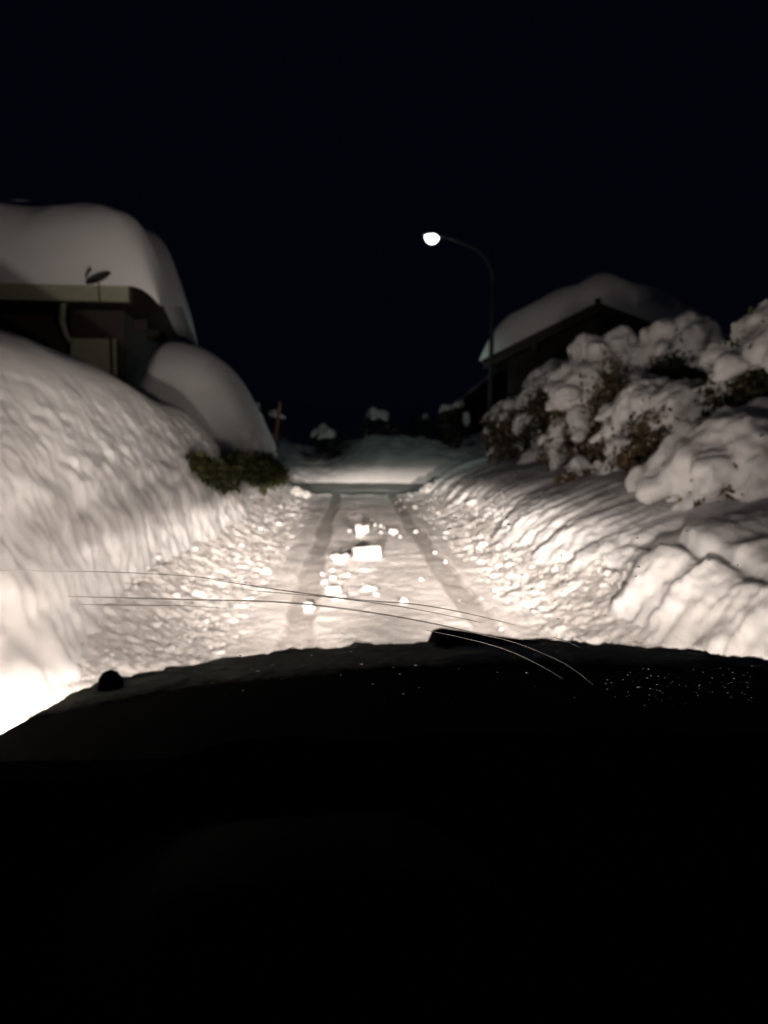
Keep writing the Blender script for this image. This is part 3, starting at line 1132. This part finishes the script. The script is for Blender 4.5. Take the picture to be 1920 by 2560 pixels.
bush((4.75, 8.7, .6), (.80, 1.0, 1.1), 34, .33, [M_LEAF_GREEN, M_LEAF_OLIVE], 3600, .085,
     'tallest bush at the right edge carrying broad snow cushions', 407, gaps=[((-.35, -.9, .0), .945), ((-.7, -.65, .3), .955), ((-.85, -.35, -.1), .95)])
bush((3.75, 7.5, .35), (.62, 1.0, .62), 30, .28, [M_LEAF_OLIVE, M_LEAF_BROWN], 1400, .075,
     'low bush buried under a blocky snow cushion near the right edge', 418, gaps=[((-.75, -.6, .05), .965), ((-.1, -.95, .35), .965)])

# evergreen sprigs poking out of the left wall
def sprig(loc, stations, n_leaf, label):
    t = empty('evergreen_sprig', loc)
    tag(t, label, 'bush')
    mb = MB()
    cl = []
    for (y, z, n, out, sy, sz) in stations:
        for i in range(n):
            tip = Vector((random.uniform(.0, out), y + random.gauss(0, sy), z + random.gauss(0, sz)))
            root = Vector((-.6, y * .9, z + .05))
            mb.tube([root, tip.lerp(root, .4) + Vector((0, 0, .06)), tip], [.02, .012, .005], 5)
            cl += [tip, tip.lerp(root, .15), tip.lerp(root, .3)]
    mb.build('stems', M_BARK, t, True)
    cl = np.array([c[:] for c in cl])
    pts = cl[rng.integers(0, len(cl), n_leaf)] + rng.normal(size=(n_leaf, 3)) * np.array([.06, .12, .055])
    leaf_cloud('foliage', pts, .10, t, M_LEAF_GREEN)


sprig((-1.86, 10.2, 1.03), [(-.55, .10, 6, .16, .12, .05), (-.15, .06, 9, .2, .16, .08), (.3, -.04, 9, .22, .16, .08), (.75, -.10, 6, .2, .15, .06)], 2200,
      'nearer, sparser dark green sprig poking out of the left snow bank')
sprig((-1.80, 14.8, .84), [(-3.0, .24, 9, .2, .25, .06), (-2.0, .20, 14, .22, .4, .08), (-1.0, .12, 16, .25, .4, .10), (.2, .05, 20, .3, .45, .11), (1.4, -.02, 20, .32, .45, .12),
                          (2.6, -.08, 18, .35, .4, .12), (3.8, -.14, 10, .3, .3, .10)], 7600,
      'broad dense dark green hedge tuft poking out below the second snow mound')

# frosted shrubs on the far side of the cross street
far = [((-3.2, 29.5, .7), (1.0, 1.0, 1.0), 10, .25, [M_LEAF_DARK], 1600, 'dark rounded shrub beyond the left bank\'s end'),
       ((-0.7, 30.3, .8), (.9, .8, .55), 9, .22, [M_LEAF_DARK], 1200, 'low frosted shrub behind the far bank, left of the middle'),
       ((1.1, 31.2, .9), (.9, .8, .85), 10, .22, [M_LEAF_DARK, M_LEAF_OLIVE], 1400, 'upright frosted shrub behind the middle of the far bank'),
       ((2.8, 31.8, .9), (.8, .8, .8), 8, .2, [M_LEAF_DARK], 1300, 'frosted shrub behind the far bank, left of the pale forked one'),
       ((3.9, 30.4, .9), (.7, .7, 1.0), 12, .2, [M_LEAF_DARK, M_LEAF_OLIVE], 1400, 'pale forked frosted shrub beside the lamp pole foot across the street')]
for i, (lc, rd, npil, ps, lm, nl, lab) in enumerate(far):
    bush(lc, rd, npil // 2, ps * .8, lm, nl, .10, lab, 500 + i, voxel=.06, twigs=14)

# ------------------------------------------------------------------ the car we sit in
CX = 0.30
car = empty('car', (CX, 0, 0))
tag(car, 'dark car seen from the driver\'s seat, bonnet and dashboard in the foreground', 'car')


def bonnet():
    nx, ny = 200, 170
    xs = np.linspace(-.96, .96, nx)
    ys = np.concatenate([[.94, .965], np.linspace(.985, 2.22, ny - 2)])
    X, Y = np.meshgrid(xs, ys, indexing='ij')
    Z = .980 + .115 * (1.85 - Y) - .10 * np.clip(Y - 1.75, 0, 1) - .05 * np.clip((Y - 1.90) / .25, 0, 2) ** 2.2
    Z = Z - .095 * (X / .9) ** 2 - .6 * np.clip((np.abs(X) - .92) / .04, 0, 1) ** 2
    Z = Z - .5 * np.clip((.98 - Y) / .04, 0, 1)
    crust = np.clip((Y - 1.35) / .3, 0, 1) * (0.5 + 0.5 * vnoise(X * 3, Y * 3, 0, 201))
    Z = Z + crust * (.008 * fbm(X * 18, Y * 18, 0, 3, 203, .65) + .010 * np.clip(lumps(X * 22, Y * 22, 0, 205), 0, 1) * (vnoise(X * 5, Y * 5, 0, 207) > 0))
    return link('bonnet', mesh_np('bonnet', np.stack([X, Y, Z], 2).reshape(-1, 3), grid_faces(nx, ny)), None, car)


bn = bonnet()
m, nt, p = new_mat('frosted_dark_bonnet')
g = nt.nodes.new('ShaderNodeNewGeometry')
n1 = nt.nodes.new('ShaderNodeTexNoise')
n1.inputs['Scale'].default_value = 26
n1.inputs['Detail'].default_value = 8
n1.inputs['Roughness'].default_value = .7
nt.links.new(g.outputs['Position'], n1.inputs['Vector'])
n2 = nt.nodes.new('ShaderNodeTexNoise')
n2.inputs['Scale'].default_value = 3.2
n2.inputs['Detail'].default_value = 3
nt.links.new(g.outputs['Position'], n2.inputs['Vector'])
mul = nt.nodes.new('ShaderNodeMath')
mul.operation = 'MULTIPLY'
nt.links.new(n1.outputs['Fac'], mul.inputs[0])
nt.links.new(n2.outputs['Fac'], mul.inputs[1])
ramp = nt.nodes.new('ShaderNodeValToRGB')
ramp.color_ramp.elements[0].position = .06
ramp.color_ramp.elements[1].position = .16
ramp.color_ramp.elements[0].color = (.008, .009, .0075, 1)
ramp.color_ramp.elements[1].color = (.72, .76, .62, 1)
sx = nt.nodes.new('ShaderNodeSeparateXYZ')
nt.links.new(g.outputs['Position'], sx.inputs[0])
mr = nt.nodes.new('ShaderNodeMapRange')
mr.inputs['From Min'].default_value = 1.45
mr.inputs['From Max'].default_value = 1.75
mr.inputs['To Min'].default_value = .10
nt.links.new(sx.outputs['Y'], mr.inputs['Value'])
mul2 = nt.nodes.new('ShaderNodeMath')
mul2.operation = 'MULTIPLY'
nt.links.new(mul.outputs[0], mul2.inputs[0])
nt.links.new(mr.outputs['Result'], mul2.inputs[1])
nt.links.new(mul2.outputs[0], ramp.inputs['Fac'])
nt.links.new(ramp.outputs['Color'], p.inputs['Base Color'])
p.inputs['Roughness'].default_value = .9
p.inputs['Specular IOR Level'].default_value = .02
bn.data.materials.append(m)

mb = MB()      # nose, wings and bumper below the bonnet's edge
mb.box((-.93, .3, .30), (-.88, 2.16, .78), .02)
mb.box((.88, .3, .30), (.93, 2.16, .78), .02)
mb.box((-.84, 2.12, .30), (.84, 2.20, .83), .03)
mb.box((-.86, 2.14, .28), (.86, 2.27, .52), .04)
mb.build('front_body', M_PAINT, car)
mb = MB()
for i in range(5):
    mb.box((-.42, 2.2, .56 + i * .04), (.42, 2.22, .58 + i * .04), 0)
mb.build('grille', M_BLACKPLASTIC, car)
def beam_pattern(ld):
    """a headlamp's throw: strong forward core, a medium spread, a weak wide flood that is stronger below the horizontal"""
    ld.use_nodes = True
    nt = ld.node_tree
    em = nt.nodes['Emission']
    tc = nt.nodes.new('ShaderNodeTexCoord')
    sp = nt.nodes.new('ShaderNodeSeparateXYZ')
    nt.links.new(tc.outputs['Normal'], sp.inputs[0])
    def math_(op, a, b=None, clamp=False):
        n = nt.nodes.new('ShaderNodeMath')
        n.operation = op
        n.use_clamp = clamp
        for i, v in enumerate((a, b)):
            if v is None: continue
            if isinstance(v, (int, float)): n.inputs[i].default_value = v
            else: nt.links.new(v, n.inputs[i])
        return n.outputs[0]
    fw = math_('ABSOLUTE', sp.outputs['Z'])
    def under(slope, off):        # 1 below the cut-off line, 0 above it
        o_ = math_('MULTIPLY_ADD', sp.outputs['Y'], BEAM_SIGN * slope, clamp=True)
        o_.node.inputs[2].default_value = off
        return o_
    core = math_('MULTIPLY', math_('MULTIPLY', math_('POWER', fw, 90.0), BEAM_CORE), under(40.0, -.2))
    road = math_('MULTIPLY', math_('MULTIPLY', math_('POWER', fw, 15.0), BEAM_ROAD), math_('MULTIPLY', under(50.0, .3), math_('SUBTRACT', 1.0, under(8.0, -.75))))
    mid = math_('MULTIPLY', math_('POWER', fw, 13.0), BEAM_MID)
    hole = math_('MULTIPLY', math_('MULTIPLY', math_('POWER', fw, 80.0), BEAM_MID * .75), math_('SUBTRACT', 1.0, under(50.0, .6)))
    mid = math_('SUBTRACT', mid, hole)
    # upward boost added on the beam's left to brighten the pale house's roof snow
    up_ = math_('MULTIPLY_ADD', sp.outputs['Y'], 4.0, clamp=True)
    up_.node.inputs[2].default_value = -.2
    lf_ = math_('MULTIPLY', sp.outputs['X'], BEAM_LEFT * 4.0, clamp=True)
    mid = math_('MULTIPLY', mid, math_('ADD', 1.0, math_('MULTIPLY', math_('MULTIPLY', up_, lf_), 7.0)))
    below = math_('MULTIPLY', math_('MULTIPLY', under(8.0, -1.5), BEAM_FLOOD), math_('SUBTRACT', 1.0, math_('POWER', fw, 4.0)))
    flood = math_('ADD', below, BEAM_BASE)
    tot = math_('ADD', math_('ADD', math_('ADD', core, road), mid), flood)
    nt.links.new(tot, em.inputs['Strength'])


for sg in (-1, 1):
    mb = MB()
    prof = [(-.05, .0), (-.02, .11), (0, .12), (.02, .1), (.025, 0.0)]
    vs_, fs_ = [], []
    n = 18
    for (y, r_) in prof:
        for k in range(n):
            a = 2 * math.pi * k / n
            vs_.append((sg * .64 + r_ * 1.1 * math.cos(a), 2.225 + y, .75 + r_ * .75 * math.sin(a)))
    for q in range(len(prof) - 1):
        for k in range(n):
            l = (k + 1) % n
            fs_.append((q * n + k, q * n + l, q * n + n + l, q * n + n + k))
    mb.add(vs_, fs_)
    hl = mb.build('headlight', plain_mat('headlight_lens', (.6, .6, .6), .15, var=.05), car, True)
    ld = bpy.data.lights.new('headlight_beam', 'SPOT')
    ld.energy = HEADLIGHT_W
    ld.color = HEADLIGHT_COL
    ld.spot_size = R(172)
    ld.spot_blend = .35
    ld.shadow_soft_size = .06
    beam_pattern(ld)
    lo = bpy.data.objects.new('headlight_beam', ld)
    C.objects.link(lo)
    lo.parent = car
    lo.location = (sg * .64, 2.34, .77)
    lo.rotation_euler = (R(90 - .2), 0, R(-sg * 1.5))

# rounded knob on the left wing and the raised bump on the bonnet
mb = MB()
mb.tube([(-.815, 1.68, .87), (-.815, 1.68, .93), (-.815, 1.68, .945), (-.815, 1.68, .957), (-.815, 1.68, .962)], [.025, .026, .024, .016, .004], 14)
mb.build('wing_knob', M_BLACKPLASTIC, car, True)
mb = MB()
nxk = 20
X, Y = np.meshgrid(np.linspace(0, 1, nxk), np.linspace(0, 1, 8), indexing='ij')
prof = np.clip(X / .06, 0, 1) * (1 - .95 * X ** 1.1) * np.clip(np.minimum(Y, 1 - Y) / .2, 0, 1) ** .5
P3 = np.stack([-.13 + X * .36, 1.70 + Y * .18, .955 + .062 * prof], 2).reshape(-1, 3)
mb.add(P3.tolist(), grid_faces(nxk, 8).tolist())
mb.build('bonnet_bump', M_BLACKPLASTIC, car, True)

# dashboard with an instrument cowl, and the steering wheel
nx, ny = 120, 40
X, V = np.meshgrid(np.linspace(-.858, .858, nx), np.linspace(0, 1, ny), indexing='ij')
prof_y = smooth_interp(V, [0, .2, .4, .6, .8, 1], [1.02, .88, .74, .62, .58, .58])
prof_z = smooth_interp(V, [0, .2, .4, .6, .8, 1], [.99, 1.02, 1.015, .96, .80, .40])
cowl = np.exp(-((X + .32) / .19) ** 4) * np.clip(1 - np.abs(V - .5) / .3, 0, 1) ** .7
Z = prof_z + .085 * cowl - .02 * np.abs(X / .8) ** 3
link('dashboard', mesh_np('dashboard', np.stack([X, prof_y - .04 * cowl, Z], 2).reshape(-1, 3), grid_faces(nx, ny)), M_DASH, car)
mb = MB()
sw = empty('steering_wheel', (-.34, .42, 1.07))
sw.parent = car
tilt = R(62)
pts = [(0.195 * math.cos(a), -0.195 * math.sin(a) * math.cos(tilt) * -.9, .195 * math.sin(a) * math.sin(tilt)) for a in (2 * math.pi * k / 48 for k in range(49))]
mb.tube(pts, .017, 10, cap=False)
mb.build('rim', M_RIM, sw, True)
mb = MB()
mb.box((-.07, -.02, -.05), (.07, .03, .05), .02)
mb.build('hub', M_RIM, sw)
for q in ((-1, 0), (1, 0), (0, -1)):
    mb = MB()
    mb.tube([(q[0] * .05, 0, q[1] * .04), (q[0] * .19, 0, q[1] * .165)], [.018, .014], 8)
    mb.build('spoke', M_RIM, sw, True)

mb = MB()
mb.box((-.94, .90, .30), (.94, .99, 1.055), .02)
mb.build('cowl', M_BLACKPLASTIC, car)
for sg in (-1, 1):
    mb = MB()
    x0, x1 = sorted((sg * .86, sg * .92))
    mb.box((x0, -.4, .30), (x1, .93, 1.04), .02)
    mb.build('door', M_BLACKPLASTIC, car)
# windscreen: a raked, gently curved clear pane
def ws_point(x, s):
    """x across (car frame), s 0 at the bottom edge .. 1 at the top"""
    y = 1.05 - .70 * s - .16 * (x / .8) ** 2
    z = .95 + .60 * s + .03 * s * (1 - s)
    return Vector((x, y, z))


nx, ny = 40, 16
P3 = [ws_point(-.72 + 1.44 * i / (nx - 1), j / (ny - 1))[:] for i in range(nx) for j in range(ny)]
ws = link('windscreen', mesh_np('windscreen', P3, grid_faces(nx, ny)), M_GLASS, car)
for sg in (-1, 1):
    mb = MB()
    mb.tube([ws_point(sg * .76, -.1), ws_point(sg * .76, .5), ws_point(sg * .75, 1.05)], [.05, .045, .045], 8)
    mb.build('pillar', M_BLACKPLASTIC, car, True)


def on_glass(az, sl):
    """where a line of sight with lateral slope az and downward slope sl from the driver's eye meets the pane (car frame)"""
    lo_, hi_ = 0.2, 1.1
    for _ in range(40):
        y = (lo_ + hi_) / 2
        x, z = az * y - CX, 1.45 - sl * y
        s = (1.05 - .16 * (x / .8) ** 2 - y) / .70
        zz = .95 + .60 * s + .03 * s * (1 - s)
        if z > zz: hi_ = y
        else: lo_ = y
    return Vector((az * y - CX, y + .004, 1.45 - sl * y))


def streak(ctrl, w, jitter=0.0):
    """ctrl in (lateral slope, downward slope)"""
    a = np.array(ctrl)
    xs = np.linspace(a[0, 0], a[-1, 0], 40)
    ss = smooth_interp(xs, a[:, 0], a[:, 1])
    pts = [on_glass(x, s) for x, s in zip(xs, ss)]
    rad = [.85 * w * (0.25 + .75 * math.sin(math.pi * min(1, max(0, k / 39))) ** .5) for k in range(40)]
    MB().tube(pts, rad, 5).build('wiper_streak', M_SMEAR, ws, True)


streak([(-0.199, 0.1725), (-0.09, 0.1906), (0.011, 0.2041), (0.091, 0.2116), (0.154, 0.2241), (0.211, 0.2386)], .0006)
streak([(-0.14, 0.1896), (-0.012, 0.2026), (0.073, 0.2151), (0.127, 0.2261), (0.167, 0.2351)], .00042)
streak([(-0.358, 0.1966), (-0.199, 0.2021), (-0.09, 0.2061), (0.037, 0.2226), (0.109, 0.2366), (0.163, 0.2497), (0.205, 0.2597), (0.252, 0.2782), (0.287, 0.2967), (0.314, 0.3198)], .0007)
streak([(0.095, 0.2442), (0.135, 0.2527), (0.205, 0.2732), (0.252, 0.2967), (0.275, 0.3108)], .00065)
streak([(-0.441, 0.163), (-0.272, 0.1675), (-0.199, 0.1725), (-0.12, 0.182)], .00035)
streak([(-0.358, 0.2066), (-0.296, 0.2081), (-0.199, 0.2106), (-0.16, 0.2136)], .0004)
streak([(0.256, 0.2537), (0.281, 0.2617), (0.296, 0.2697)], .0004)

vs_, fs_, nb = [], [], 0
r = random.Random(5)
for i in range(170):
    if i < 90:
        az, sl = r.uniform(.33, .53), r.gauss(.322, .014)
    elif i < 120:
        az, sl = r.uniform(.1, .55), r.uniform(.09, .24)
    else:
        az, sl = r.uniform(-.2, .4), r.uniform(.27, .34)
    c = on_glass(az, sl)
    s_ = r.uniform(.0003, .0008)
    V = ICO_V[:, [0, 1, 2]] * np.array([s_ * r.uniform(1, 2.4), s_ * .5, s_ * .7])
    vs_.append(V + np.array(c[:]))
    fs_.append(ICO_F + nb)
    nb += len(V)
m = M_SMEAR
o = link('droplets', mesh_np('droplets', np.concatenate(vs_), np.concatenate(fs_)), m, ws)
o['kind'] = 'stuff'

# wipers parked at the foot of the glass
for x0 in (-.62, .02):
    w = empty('wiper', (0, 0, 0))
    w.parent = car
    a, b = ws_point(x0, .04), ws_point(x0 + .56, .05)
    off = Vector((0, .03, .012))
    MB().tube([a + off, a.lerp(b, .5) + off + Vector((0, .02, .01)), b + off], .007, 6).build('blade', M_BLACKPLASTIC, w, True)
    MB().tube([ws_point(x0 + .62, -.03) + off, a.lerp(b, .5) + off * 1.6], [.009, .006], 6).build('arm', M_BLACKPLASTIC, w, True)
